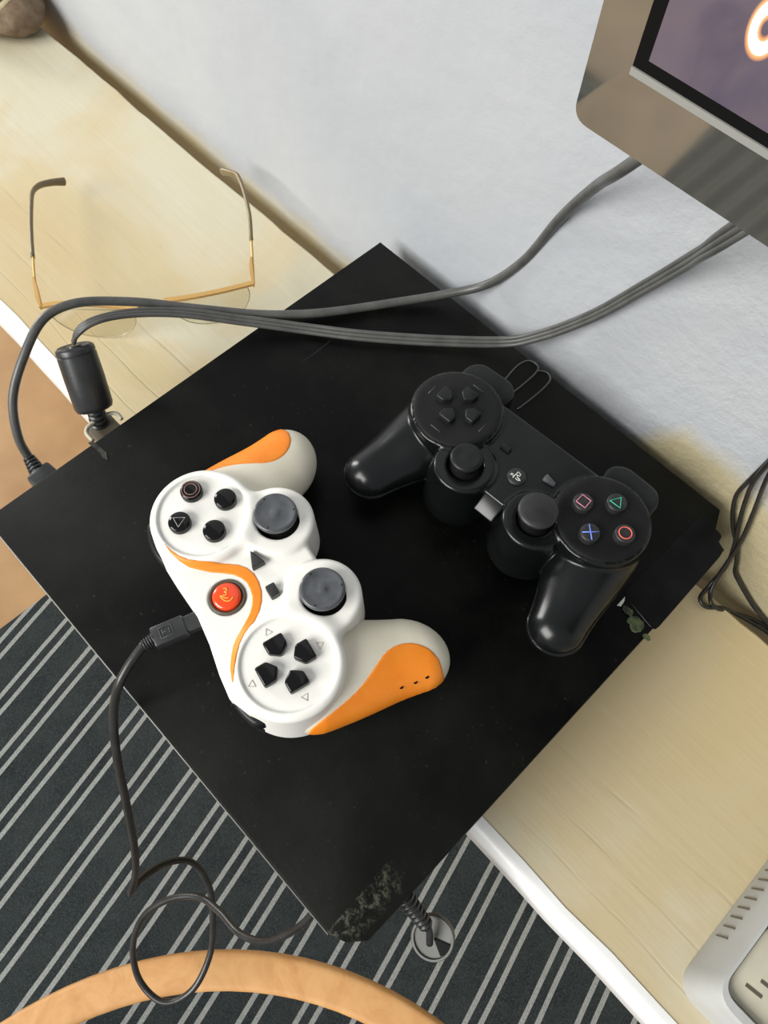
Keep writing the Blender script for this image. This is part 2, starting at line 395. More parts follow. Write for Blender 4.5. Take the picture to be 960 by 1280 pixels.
def surf(fn, lo, hi, h):
    lo = np.array(lo, float); ax = [np.arange(lo[i], hi[i] + h, h) for i in range(3)]
    nx, ny, nz = map(len, ax)
    D = np.empty((nx, ny, nz), np.float32)
    YY, ZZ = np.meshgrid(ax[1], ax[2], indexing='ij'); 
    for i0 in range(0, nx, 16):
        xs = ax[0][i0:i0 + 16]; Pn = np.empty((len(xs), ny, nz, 3)); Pn[..., 0] = xs[:, None, None]; Pn[..., 1] = YY; Pn[..., 2] = ZZ
        D[i0:i0 + 16] = fn(Pn.reshape(-1, 3)).reshape(len(xs), ny, nz)
    ins = D < 0
    c = [(i, j, k) for i in (0, 1) for j in (0, 1) for k in (0, 1)]
    sl = lambda A, o: A[o[0]:nx - 1 + o[0], o[1]:ny - 1 + o[1], o[2]:nz - 1 + o[2]]
    cnt = sum(sl(ins, o).astype(np.int8) for o in c)
    act = (cnt > 0) & (cnt < 8); idx = np.argwhere(act); ids = -np.ones(act.shape, np.int64); ids[act] = np.arange(len(idx))
    acc = np.zeros((len(idx), 3)); num = np.zeros(len(idx))
    for a in c:
        for ax_ in range(3):
            if a[ax_] == 1: continue
            b = list(a); b[ax_] = 1
            da = D[idx[:, 0] + a[0], idx[:, 1] + a[1], idx[:, 2] + a[2]]; db = D[idx[:, 0] + b[0], idx[:, 1] + b[1], idx[:, 2] + b[2]]
            m = (da < 0) != (db < 0); t = np.where(m, da / np.where(m, da - db, 1), 0)
            p = np.tile(np.array(a, float), (len(idx), 1)); p[:, ax_] += t
            acc += p * m[:, None]; num += m
    V = lo + (idx + acc / num[:, None]) * h
    for _ in range(2):
        d0 = fn(V); e = .05; g = np.stack([(fn(V + np.eye(3)[i] * e) - d0) / e for i in range(3)], 1)
        gn = (g * g).sum(1); st = -g * (d0 / np.maximum(gn, .25))[:, None]
        V = V + np.clip(st, -h * .4, h * .4)
    Fc = []
    for d in range(3):
        e1, e2 = [(1, 2), (2, 0), (0, 1)][d]
        A = [slice(None)] * 3; B = [slice(None)] * 3; A[d] = slice(0, -1); B[d] = slice(1, None)
        ch = ins[tuple(A)] != ins[tuple(B)]; q = np.argwhere(ch)
        q = q[(q[:, e1] > 0) & (q[:, e2] > 0) & (q[:, e1] < D.shape[e1] - 1) & (q[:, e2] < D.shape[e2] - 1)]
        fl = ins[q[:, 0], q[:, 1], q[:, 2]]
        def g(o1, o2):
            r = q.copy(); r[:, e1] += o1; r[:, e2] += o2; return ids[r[:, 0], r[:, 1], r[:, 2]]
        Q = np.stack([g(-1, -1), g(0, -1), g(0, 0), g(-1, 0)], 1); Q[~fl] = Q[~fl][:, ::-1]; Fc.append(Q)
    return V, np.concatenate(Fc)
def circ(cx, cy, r, n=24, a0=0.): return [(cx + r * math.cos(a0 + 2 * math.pi * i / n), cy + r * math.sin(a0 + 2 * math.pi * i / n)) for i in range(n)]
MM = .001

# ------------------------------------------------------------------ setting
st = lambda o, lab=None: tag(o, lab, None, None, 'structure')
st(obj('wall_right', box(-1.6, 1.1, 0, .12, -.45, 1.3), 'wall', smooth=False), 'blue-white painted plaster wall behind the ledge')
st(obj('floor', box(-1.8, 1.3, -1.6, .12, -.5, -.45), 'floor', smooth=False), 'tan floor below the ledge at the left edge')
rug = obj('rug', box(-.371, 1.2, -1.5, -.02, -.45, -.445, .002, 1), 'carpet', smooth=False)
tag(rug, 'dark grey carpet with pairs of pale woven stripes on the floor', 'rug')

# ledge: board with white nosing, standing on two trestle legs hidden beneath it
led = empty('wall_ledge', (0, -.12, 0), label='cream painted wooden ledge with white front edge along the wall', cat='ledge')
def ledge_board():
    nx, ny = 150, 2
    xs = np.linspace(-.9, .85, nx); V = []; rnd = random.Random(3)
    w = 0.
    for x in xs:
        w = w * .8 + rnd.uniform(-.0006, .0006)
        yb = .102 + w - (.0 if x < .2 else min(.012, (x - .2) * .10))
        for (y, z) in ((-.099, -.026), (-.099, 0), (yb - .002, 0), (yb, -.002), (yb, -.026)): V.append((x, y, z))
    Fc = []
    for i in range(nx - 1):
        for k in range(5):
            l = (k + 1) % 5; Fc.append([i * 5 + k, i * 5 + l, (i + 1) * 5 + l, (i + 1) * 5 + k])
    Fc += [[0, 1, 2, 3, 4][::-1], [(nx - 1) * 5 + k for k in range(5)]]
    return V, Fc
obj('board', ledge_board(), 'ledge', led, smooth=False)
sec = [(-.0955, -.0262), (-.0955, .0005)] + [(-.0985 - .007 * math.sin(a), -.0075 + .008 * math.cos(a)) for a in np.linspace(0, math.pi / 2, 7)] + [(-.1055, -.022), (-.103, -.026)]
V = []; Fc = []; m_ = len(sec); nseg = 60
for i in range(nseg + 1):
    wob = .0012 * math.sin(i * 1.3) + .0008 * math.sin(i * 2.9 + 1)
    for k, (y, z) in enumerate(sec): V.append((-.9 + 1.75 * i / nseg, y + (wob * .6 if k < 3 else wob * .35), z))
for i in range(nseg):
    for k in range(m_):
        l = (k + 1) % m_; Fc.append([i * m_ + l, i * m_ + k, (i + 1) * m_ + k, (i + 1) * m_ + l])
Fc += [list(range(m_)), [nseg * m_ + k for k in range(m_)][::-1]]
obj('nosing', (V, Fc), 'nose', led, sharp=40, label='white front nosing')
for x in (-.6, .0, .6): obj('leg', box(x - .03, x + .03, .02, .07, -.45, -.026), 'ledge', led, smooth=False)

# wooden chair rail at the bottom of the picture, with its posts
ch = empty('bentwood_chair', (.303, -.588, -.445), label='curved pale wooden rail of a round-backed chair over the striped carpet', cat='chair')
Rr = .2805
arc = [(Rr * math.cos(a), Rr * math.sin(a), .235) for a in np.linspace(math.radians(-60), math.radians(240), 90)]
sq = roundpoly([(-13, -9), (13, -9), (13, 9), (-13, 9)], 5, 4)
obj('curved_rail', tube(arc, .001, sect=sq), 'wood', ch, sharp=50)
for a in (-60, 240, -20, 200):
    a = math.radians(a); obj('leg', tube([(Rr * math.cos(a), Rr * math.sin(a), .0), (Rr * math.cos(a), Rr * math.sin(a), .228)], .012), 'wood', ch)

# ------------------------------------------------------------------ console
H = .065
con = empty('game_console', (0, -.1623, .0), (0, 0, .0109), label='flat square black game console with scuffed matte top lying on the ledge', cat='game console')
out = [(-.145, -.1487), (.128, -.1487), (.1395, -.141), (.1450, -.128), (.1450, .1250), (.1340, .1280), (.1250, .1487), (-.145, .1487)]
out = [(-.145, -.1487), (.1310, -.1487), (.1385, -.1455), (.1450, -.138), 
       (.1450, .1300), (.1360, .1335), (.1290, .1487), (-.145, .1487)]
# top moulding carries a shallow channel along the right side
obj('top_cover', prism(out, .052, H, .0012, 2), 'console', con, sharp=35)
obj('lower_shell', prism(roundpoly([(-.142, -.1457), (.140, -.1457), (.140, .1450), (-.142, .1450)], .004, 3), .004, .0525, 0), 'blackm', con, sharp=35)
for sx in (-.12, .12):
    for sy in (-.04, .12): obj('rubber_foot', xf(lathe([(.008, 0), (.0085, .003), (.008, .0045)], 20), (sx, sy, 0)), 'dgrey', con)
obj('edge_highlight', tube([(-.1445, -.1489, H - .0006), (-.02, -.1490, H - .0006), (.131, -.1489, H - .0006)], .00035, 6), 'bezlip', con, label='thin pale tube standing in for the highlight along the front edge')  # pale tube modelled in place of the glint on the front bevel
# hatch lying flush at the right-hand end: a framed strip
cw = cwl
hp = [cw(778, 742), cw(880, 640), cw(905, 690), cw(818, 790)]
obj('side_hatch', prism(roundpoly(hp, .004, 3), H - .0006, H + .0003, .0002, 1), 'hatch', con, sharp=30, label='glossy strip hatch')
ln = [cw(*p) for p in ((630, 476), (650, 455), (662, 451), (672, 457), (672, 463), (655, 480), (637, 494))]
ln2 = [cw(*p) for p in ((672, 463), (684, 466), (688, 474), (682, 483), (665, 498), (647, 512))]
obj('embossed_emblem', join(tube([(x, y, H) for x, y in spline([(*p, 0) for p in ln], 6) for x, y in [(x[0], x[1])]] if False else [(p[0], p[1], H + .0002) for p in spline([(*q, 0) for q in ln], 6)], .0006, 6),
    tube([(p[0], p[1], H + .0002) for p in spline([(*q, 0) for q in ln2], 6)], .0006, 6)), 'emboss', con, label='thin grey outlined rounded letter on the top')
def blob(px, py, r, sx=1., seed=1, n=18):
    c = cw(px, py); rn = random.Random(seed)
    return [(c[0] + r * sx * rn.uniform(.65, 1.1) * math.cos(2 * math.pi * i / n), c[1] + r * rn.uniform(.65, 1.1) * math.sin(2 * math.pi * i / n)) for i in range(n)]
obj('glue_residue', join(prism(blob(795, 780, .0045, 1.2, 3), H, H + .0006, .0003, 1), prism(blob(785, 764, .0022, 1.6, 4), H, H + .0008), prism(blob(808, 797, .0016, 1.6, 9), H, H + .001)), 'moss', con, smooth=False, label='dried green glue residue')
obj('tape_scrap', join(prism([cw(110, 554), cw(116, 551), cw(133, 566), cw(135, 576), cw(128, 572), cw(125, 566)], H, H + .0003),), 'tape', con, smooth=False, label='scrap of old tape')
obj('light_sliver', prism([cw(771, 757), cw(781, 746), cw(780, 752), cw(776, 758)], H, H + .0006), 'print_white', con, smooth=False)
for s_, (px, py) in enumerate(((95, 583), (104, 600))): pass
# rear connector seen at the far left edge
pc = at(132, 532, .035)

# ------------------------------------------------------------------ controllers
def house(cx, cy, ang, w=4.2, l=4.4, tip=3.6):
    """d-pad key: flat outer end, point towards the centre; ang = direction pointing outward"""
    p = [(l, -w), (l, w), (-l * .25, w), (-l * .25 - tip, 0), (-l * .25, -w)]
    ca, sa = math.cos(ang), math.sin(ang)
    return roundpoly([(cx + x * ca - y * sa, cy + x * sa + y * ca) for x, y in p], 1.1, 3)
def ring_line(pts, z, r=.28, closed=True): return tube([(x, y, z) for x, y in pts], r, 6, closed=closed)

# --- white and orange pad
wo = np.array([-0.0041, -0.2414]); wa = math.radians(-11.54)
wc = wo + np.array([math.cos(wa) * .003 - math.sin(wa) * .001, math.sin(wa) * .003 + math.cos(wa) * .001])
wp = empty('game_controller', (wc[0], wc[1], H), (0, 0, wa), label='white wired controller with orange stripe and orange grip panels, on the console', cat='game controller', group='controllers on the console')
slabW = [(-58, -15), (-50, -23), (-41, -26), (-28, -27.2), (-15, -26), (0, -24.8), (15, -26), (30, -28.5), (42, -29.5), (52, -25), (59, -14), (52, 10), (30, 20), (24, 33.5), (8, 36.5), (-8, 36.5), (-24, 33.5), (-30, 20), (-52, 10)]
def topW(P):
    Q = P.copy(); Q[:, 0] = np.abs(Q[:, 0])
    pods = s_cyl(Q, 43, 0, 25.5, 13, 44.5, 3.0, .06)
    stk = s_cyl(Q, 22.5, 29, 18.6, 14, 43.6, 2.6, .05)
    top = smin(pods, stk, 7)
    slab = s_ext(P, slabW, 12, 40.3, 2.5)
    d = smin(top, slab, 2.5)
    d = smax(d, -s_cyl(Q, 43, 0, 21.6, 43.2, 60, .8), .8)
    d = smax(d, -s_cyl(Q, 22.5, 30, 12.6, 36, 60, 1.5, -.1), 1.)
    d = smax(d, -s_cyl(P, -.5, -8.9, 8.9, 39.2, 60, .5), .5)
    return d
def gripW(P):
    Q = P.copy(); Q[:, 0] = np.abs(Q[:, 0])
    g = s_cap(Q, (50, 8, 21.5), (66, 55.5, 16), 24.5, 15.8, .8)
    g = smin(g, s_cap(Q, (46, 20, 20), (58, 50, 16), 18, 15.5, .8), 8)
    g = smax(g, 1.0 - P[:, 2], 3)
    return g
def bodyW(P): return smin(topW(P), gripW(P), .5)
obj('shell', surf(topW, (-74, -34, 8), (74, 52, 50), .8), 'white', wp, sc=MM, label='white top shell')
for x0, x1 in ((-88, -14), (14, 88)): obj('grip', surf(gripW, (x0, -24, -1), (x1, 78, 48), .9), 'wgrip', wp, sc=MM, label='cream grip')
def shell_patch(fn, poly, lift, depth, lo, hi, h=.6, zmin=None):
    def f(P):
        d = fn(P); q = s_poly2(P[:, 0], P[:, 1], poly); r = smax(smax(d - lift, q, .5), -(d + depth), .3)
        return r if zmin is None else np.maximum(r, zmin - P[:, 2])
    return surf(f, lo, hi, h)
sh = lambda L, dx=-3, dy=-1: [(a + dx, b + dy) for a, b in L]
So = sh([(-36.2, -21.2), (-31, -20), (-26.2, -17.9), (-22.3, -14.8), (-19.0, -10.9), (-15.4, -5.2), (-12.2, 0.3), (-9.2, 4.2), (-5.8, 6.8), (-1.5, 8.3), (3.2, 8.4), (8.2, 7.3), (12.7, 5.0), (16.5, 1.8), (19.6, -2.3), (23.8, -9.3), (26.9, -13.2), (30.6, -16.5), (35, -19.8), (40.5, -23.4)])
Si = sh([(39.9, -24.2), (34, -22.2), (28.9, -19.3), (25.1, -16.5), (21.9, -12.9), (19.6, -9.2), (17.0, -5.3), (14.8, -2.3), (12.0, 0.2), (8.6, 2.2), (4.6, 3.1), (1, 3.2), (-2.5, 2.0), (-5.9, -.3), (-9.2, -4.2), (-12.7, -9), (-16.5, -13.0), (-20, -16.5), (-24.3, -19.0), (-30, -20.9)])
obj('orange_stripe', shell_patch(bodyW, So + Si, .35, 1.2, (-42, -28, 36), (42, 10, 47), .5), 'orange', wp, sc=MM, label='orange curved stripe')
def grip_panel(sg):
    pr = [(69.5, -11), (69.6, 4), (67, 22), (61.5, 35), (58.5, 42), (58.3, 49), (61, 55.5), (66.5, 60.5), (73, 62.5), (82, 61), (90, 52), (90, -11)]
    pr = [(p[0], p[1]) for p in spline([(a, b, 0) for a, b in pr[:9]], 4)] + pr[9:]
    pr = [(sg * a, b) for a, b in pr]
    lo = (min(55 * sg, 88 * sg), -12, 8); hi = (max(55 * sg, 88 * sg), 68, 46)
    return surf(lambda P: smax(smax(bodyW(P) - .4, s_poly2(P[:, 0], P[:, 1], pr), 1.), smax(smax(-(bodyW(P) + 1.2), 16.5 - P[:, 2], .3), 25.2 - np.hypot(np.abs(P[:, 0]) - 43, P[:, 1]), .3), .3), lo, hi, .8)
for sg in (1, -1): obj('orange_grip_panel', grip_panel(sg), 'orange', wp, sc=MM)
# screw holes in the right panel
for (u, v) in ((75.0, 40), (76.3, 47), (77.0, 53)): obj('screw_hole', xf(lathe([(1.0, -.3), (1.0, .15), (.6, .25), (.01, .1)], 12), (u, v, 0)), 'well', wp, sc=MM, loc=(0, 0, 0))
def topz(fn, u, v):
    zz = np.arange(50, 0, -.1); P = np.stack([np.full_like(zz, u), np.full_like(zz, v), zz], 1); d = fn(P); i = np.argmax(d < 0); return zz[i]
for o in [c for c in wp.children if c.name.startswith('screw_hole')]:
    pass
k = 0
for (u, v) in ((75.0, 40), (76.3, 47), (77.0, 53)):
    o = [c for c in wp.children if c.name.startswith('screw_hole')][k]; k += 1
    o.location = (0, 0, (topz(bodyW, u, v) + .45) * MM)
RB = 5.4
def round_key(r, z0, z1, dome=.6):
    return [(r * .9, z0), (r, z0 + .3), (r, z1 - 1.0), (r * .97, z1 - .45), (r * .9, z1 - .1), (r * .6, z1 + dome * .5), (.01, z1 + dome)]
def keyed(parent, name, cx, cy, prof, m, label=None): return obj(name, xf(lathe(prof), (cx, cy, 0)), m, parent, sc=MM, sharp=50, label=label)
fb = {(-1, 0): 'circle', (1, 0): 'cross', (0, 1): 'square', (0, -1): 'triangle'}
for (i, j), nm in fb.items():
    cx, cy = -44.2 + 12.5 * i, 1.0 + 12.2 * j
    if nm == 'circle': o = keyed(wp, 'face_button', cx, cy, round_key(RB, 42, 47), 'black', 'worn black button with ring mark'); obj('ring_mark', join(ring_line(circ(cx, cy, 3.0, 28), 47.45, .25), ring_line(circ(cx, cy, 4.4, 28), 47.05, .22)), 'print_dull', o, sc=MM)
    elif nm == 'triangle':
        o = keyed(wp, 'face_button', cx, cy, round_key(RB, 42, 47), 'black', 'black button with triangle mark')
        obj('triangle_mark', ring_line(circ(cx, cy, 3.3, 3, math.pi / 2), 47.35, .2), 'print_white', o, sc=MM)
    else: keyed(wp, 'face_button', cx, cy, round_key(RB, 42, 47), 'black', 'plain worn black button')
for i in range(4):
    a = i * math.pi / 2; cx, cy = 42.6 + 8.6 * math.cos(a), -.8 + 8.6 * math.sin(a)
    obj('direction_button', prism(house(cx, cy, a, 4.9, 4.6, 3.6), 42, 47.2, 1.0, 3), 'black', wp, sc=MM, sharp=50)
    cx, cy = 42.6 + 17.2 * math.cos(a), -.8 + 17.2 * math.sin(a)
    obj('triangle_mark', ring_line(circ(cx, cy, 1.9, 3, a), 43.3, .18), 'etch', wp, sc=MM)
for sx in (-1, 1):
    cx = 22.5 * sx
    s = obj('thumbstick', xf(lathe([(4.5, 36), (4.2, 45), (8.5, 47.5), (10.2, 48.6), (10.6, 50), (10.2, 51.2), (9.4, 51.6), (8.6, 51.2), (6, 50.6), (2.6, 50.4), (1.9, 50.9), (.01, 51.1)]), (cx, 29.5, 0)), 'grey', wp, sc=MM, sharp=60, label='smoky grey concave thumbstick')
    obj('ball', xf(lathe([(11.5, 36.5), (9.5, 39.0), (7, 41.5), (4, 43)]), (cx, 29.8, 0)), 'well', s, sc=MM)
    for k in range(3):
        a = k * 2.09 + 1.2; obj('grip_dot', xf(lathe([(.55, 51.2), (.5, 51.75), (.2, 51.9)], 8), (cx + 8.9 * math.cos(a), 29.5 + 8.9 * math.sin(a), 0)), 'dgrey', s, sc=MM)
obj('start_button', prism(roundpoly([(-13.2, 6.6), (-5.2, 10.5), (-13.2, 14.4)], .8, 2) if False else roundpoly([(-14.4, 10.9), (-5.6, 7.4), (-5.6, 14.4)], .7, 2), 40, 44.4, .5, 2), 'dgrey', wp, sc=MM, sharp=40, label='triangular grey button')
obj('select_button', prism(roundpoly([(5.4, 8.2), (11.9, 8.2), (11.9, 12.9), (5.4, 12.9)], .7, 2), 40, 44.2, .5, 2), 'dgrey', wp, sc=MM, sharp=40, label='square grey button')
hb = keyed(wp, 'home_button', -.5, -8.9, [(6.7, 39), (6.7, 41.6), (6.3, 42.2), (5.4, 42.6), (3, 42.9), (.01, 43)], 'red', 'round orange-red button')
obj('button_ring', xf(lathe([(8.75, 39.0), (8.75, 40.9), (8.2, 41.3), (7.2, 40.6), (6.9, 39.6)]), (-.5, -8.9, 0)), 'ringd', hb, sc=MM)
def hm(px, py):   # marks drawn on the button face, from its own plane
    return px, py
mk = [(.8, 3.2), (-.6, 4.1), (-1.4, 3.0), (-.7, 2.1), (-1.7, 1.6), (-2.3, .6), (-1.4, -.3)]
mk1 = [(-3.6, .4), (-2.9, 1.6), (-1.9, 1.3), (-1.9, .1), (-.9, .7), (-.2, -.3), (-.9, -1.3)]
mk2 = [(2.4, 2.4), (3.2, .8), (2.6, -1.2), (.8, -2.2), (-1.2, -2.4), (1.2, -.7), (1.6, .6)]
obj('button_logo', join(*[tube([(p[0] - .5, p[1] - 8.9, 42.95) for p in spline([(a, b, 0) for a, b in q], 5)], .3, 6) for q in (mk1, mk2)]), 'yellow', hb, sc=MM, label='small yellow swirl mark')
for sx in (-1, 1):
    def bmp(P, r, z0, z1, v1):
        a = s_cyl(P, 43 * sx, 0, r, z0, z1, 2.5); q = P.copy(); q[:, 0] = (P[:, 0] - 43 * sx)
        w = np.abs(q[:, 0]) - 15.5
        return smax(smax(a, P[:, 1] - v1, 1.), w, 3.)
    lo, hi = (43 * sx - 20, -34, 4), (43 * sx + 20, -8, 40)
    obj('shoulder_button', surf(lambda P: bmp(P, 29.3, 24, 35, -16), lo, hi, .8), 'blackm', wp, sc=MM)
    obj('trigger', surf(lambda P: bmp(P, 27.8, 8, 22, -15), lo, hi, .8), 'blackm', wp, sc=MM)

# --- black pad
bo = np.array([0.0441, -0.0929]); ba = math.radians(3.82)
bp = empty('game_controller', (bo[0], bo[1], H), (0, 0, ba), label='black wireless controller with coloured symbols on its buttons, on the console near the wall', cat='game controller', group='controllers on the console')
slabB = [(-32, 21), (32, 21), (55, 14), (50, -14), (10, -22), (8, -27), (-8, -27), (-10, -22), (-50, -14), (-55, 14)]
def bodyB(P):
    Q = P.copy(); Q[:, 0] = np.abs(Q[:, 0])
    pods = s_cyl(Q, 46.8, -.5, 24.6, 13, 42.6, 1.6, .03)
    stk = s_cyl(Q, 22.5, -22.5, 16.0, 7, 41.0, 1.6, .10)
    slab = s_ext(P, slabB, 13, 39.4, 2.)
    d = smin(smin(pods, slab, 2.), stk, 1.5)
    g = s_cap(Q, (52, -4, 22), (63, -49, 15.5), 23.0, 14.2, .88)
    g = smax(g, 1.2 - P[:, 2], 2)
    g = np.minimum(g, np.maximum(g - .8, P[:, 2] - 16.))
    d = smin(d, g, 1.2)
    for s_ in (1,):
        rr = np.hypot(Q[:, 0] - 46.8, Q[:, 1] + .5)
        d = smax(d, -np.maximum(np.abs(rr - 23.4) - .25, 41.8 - P[:, 2]), .3)
    d = smax(d, -s_cyl(Q, 22.5, -22.5, 11.9, 33, 60, 1.5, -.12), .8)
    return d
obj('shell', surf(bodyB, (-84, -68, -1), (84, 26, 47), .85), 'blackg', bp, sc=MM, label='satin black shell')
tops = []
for sx in (-1, 1):
    pl = obj('button_plate', xf(lathe([(22.9, 41), (22.9, 42.7), (22.5, 43.0), (20, 43.1), (.01, 43.1)], 64), (46.8 * sx, -.5, 0)), 'plate', bp, sc=MM, sharp=40)
    tops.append(pl)
    for k in range(4):
        a = k * math.pi / 2 + .25 * 0
        cx, cy = 46.8 * sx + 17.3 * math.cos(a), -.5 + 17.3 * math.sin(a)
        if sx < 0: obj('direction_mark', tube([(cx - 3.4 * math.sin(a), cy + 3.4 * math.cos(a), 43.1), (cx + 3.4 * math.sin(a), cy - 3.4 * math.cos(a), 43.1)], .25, 6), 'emboss', pl, sc=MM)
for i in range(4):
    a = i * math.pi / 2; cx, cy = -46.8 + 8.6 * math.cos(a), .3 + 8.0 * math.sin(a)
    obj('direction_button', prism(house(cx, cy, a, 4.1, 3.9, 3.3), 42, 46.6, .9, 3), 'blackm', bp, sc=MM, sharp=50)
bx, by = 47.2, -1.6
def fkey(cx, cy, label): return keyed(bp, 'face_button', cx, cy, round_key(5.0, 42, 47.3, .25), 'dgrey', label)
o = fkey(bx - 12.3, by, 'black button with pink square'); obj('square_mark', ring_line([(bx - 12.3 + a * 2.6, by + b * 2.6) for a, b in ((1, 1), (-1, 1), (-1, -1), (1, -1))], 47.45, .3), 'print_pink', o, sc=MM)
o = fkey(bx, by + 11.2, 'black button with green triangle'); obj('triangle_mark', ring_line(circ(bx, by + 10.9, 3.5, 3, math.pi / 2), 47.45, .3), 'print_green', o, sc=MM)
o = fkey(bx, by - 11.2, 'black button with blue cross'); obj('cross_mark', join(*[tube([(bx - 2.9, by - 11.2 - 2.9 * s_, 47.5), (bx + 2.9, by - 11.2 + 2.9 * s_, 47.5)], .32, 6) for s_ in (1, -1)]), 'print_blue', o, sc=MM)
o = fkey(bx + 12.6, by, 'black button with red circle'); obj('circle_mark', ring_line(circ(bx + 12.6, by, 3.1, 32), 47.45, .32), 'print_red', o, sc=MM)
for sx in (-1, 1):
    tilt = (0, 0, 0)
    cx = 22.3 * sx
    s = obj('thumbstick', xf(lathe([(4.2, 34), (4.0, 46), (5.5, 48.0), (9.0, 49.2), (9.8, 50.2), (9.8, 51.4), (9.2, 52.1), (6.8, 52.6), (3.5, 52.9), (.01, 53)] if sx > 0 else [(5.2, 34), (5.6, 44), (6.6, 46.0), (8.0, 47.0), (8.4, 48.4), (7.9, 49.6), (6.4, 49.9), (5.0, 49.6), (2.5, 49.9), (.01, 50)]), (cx, -23.0, 0)), 'dgrey' if sx > 0 else 'blackm', bp, sc=MM, sharp=60,
            label='domed dark grey thumbstick' if sx > 0 else 'worn black thumbstick with its rubber gone')
    obj('ball', xf(lathe([(11.4, 33.2), (9.8, 37), (7, 39.5), (3.5, 41)]), (cx, -22.6, 0)), 'well', s, sc=MM)
obj('front_bridge', xf(box(-6.2, 6.2, -8, 4.5, -2.0, 1.2, 1.0, 3), (.5, -28.0, 36.2), rx=math.radians(33)), 'blackg', bp, sc=MM, sharp=50)
obj('select_button', prism(roundpoly([(-16.6, -1.4), (-10.8, -1.4), (-10.8, 1.6), (-16.6, 1.6)], .6, 2), 39, 41.6, .5, 2), 'blackm', bp, sc=MM, sharp=40)
obj('start_button', prism(roundpoly([(11.4, -1.9), (11.4, 1.9), (18.2, 0.4), (18.2, -.9)], .6, 2), 39, 41.8, .5, 2), 'grey', bp, sc=MM, sharp=40, label='wedge shaped grey button')
hb = keyed(bp, 'home_button', .8, -9.4, [(4.9, 39), (4.9, 40.2), (4.5, 40.6), (3, 40.9), (.01, 41)], 'dgrey')
pm = [[(-.9, -2.4), (-.9, 2.2), (1.0, 1.8), (1.3, .6), (-.4, .2)], [(-3, -.9), (-1.6, -.3), (-3.1, -1.6), (-.9, -1.0)], [(.4, -.5), (2.4, -.9), (3.2, -1.2), (1.6, -1.9), (.3, -1.7)]]
obj('button_logo', join(*[tube([(x + .8, y - 9.4, 41.0) for x, y in q], .25, 6) for q in pm]), 'print_white', hb, sc=MM, label='small light letter emblem')
for sx in (-1, 1):
    tr = roundpoly([(33, 16), (31, 31), (38, 37), (58, 36), (63, 30), (63, 10)], 4, 4)
    obj('shoulder_button', prism([(sx * a, b) for a, b in tr], 24, 37.5, 2.5, 3), 'blackm', bp, sc=MM, sharp=60)
    tr2 = roundpoly([(34, 12), (33, 27), (40, 32), (56, 31), (61, 26), (61, 8)], 4, 4)
    obj('trigger', prism([(sx * a, b) for a, b in tr2], 8, 22, 2.5, 3), 'blackm', bp, sc=MM, sharp=60)

# ------------------------------------------------------------------ cables
def ribs(p0, p1, r0, r1, n=6):
    """strain relief: cone of rings between two points"""
    p0, p1 = Vector(p0), Vector(p1); L = (p1 - p0).length; prof = [(.0002, 0)]
    for k in range(n):
        a = k / n; r = r0 + (r1 - r0) * a; z0 = L * a; z1 = L * (a + .62 / n)
        prof += [(r, z0), (r, z1), (r * .78, z1), (r * .78, L * (a + 1 / n))]
    prof += [(.0002, L)]
    g = lathe(prof, 20); q = (p1 - p0).to_track_quat('Z', 'Y').to_matrix().to_4x4(); m = Matrix.Translation(p0) @ q
    return [tuple(m @ Vector(v)) for v in g[0]], g[1]
def along(g, p, d, up=(0, 0, 1)):
    """place geometry whose +X runs along d"""
    d = Vector(d).normalized(); u = Vector(up); y = u.cross(d).normalized(); z = d.cross(y)
    m = Matrix(((d.x, y.x, z.x, p[0]), (d.y, y.y, z.y, p[1]), (d.z, y.z, z.z, p[2]), (0, 0, 0, 1)))
    return [tuple(m @ Vector(v)) for v in g[0]], g[1]

# power cord: behind the screen -> over the console -> plug in the rear edge
pw = spline([(.060, -.012, .38), (.050, -.013, .33), (.034, -.024, .272)] + L3((787, 206, .237), (745, 233, .202), (700, 273, .160), (652, 328, .113), (605, 357, .082), (560, 367, .0725), (500, 377, .0685), (400, 391, .0685), (330, 393, .0700), (250, 386, .078), (160, 377, .088),
                     (90, 380, .096), (55, 398, .095), (30, 445, .085), (16, 500, .068), (24, 550, .048), (36, 572, .037)), 8)
pl = tag(obj('power_cord', tube(pw, .0027, 14), 'cableg'), 'single round black power cord looping from the screen over to the console, upper of two', 'cable')
e0 = np.array(pw[-1]); e1 = at(58, 606, .03)
obj('strain_relief', ribs(e0, e0 + (e1 - e0) * .6, .0036, .0055, 5), 'plugk', pl)
obj('plug', along(box(0, .022, -.008, .008, -.006, .006, .002, 2), e0 + (e1 - e0) * .55, (1, .12, -.15)), 'plugk', pl, sharp=40)

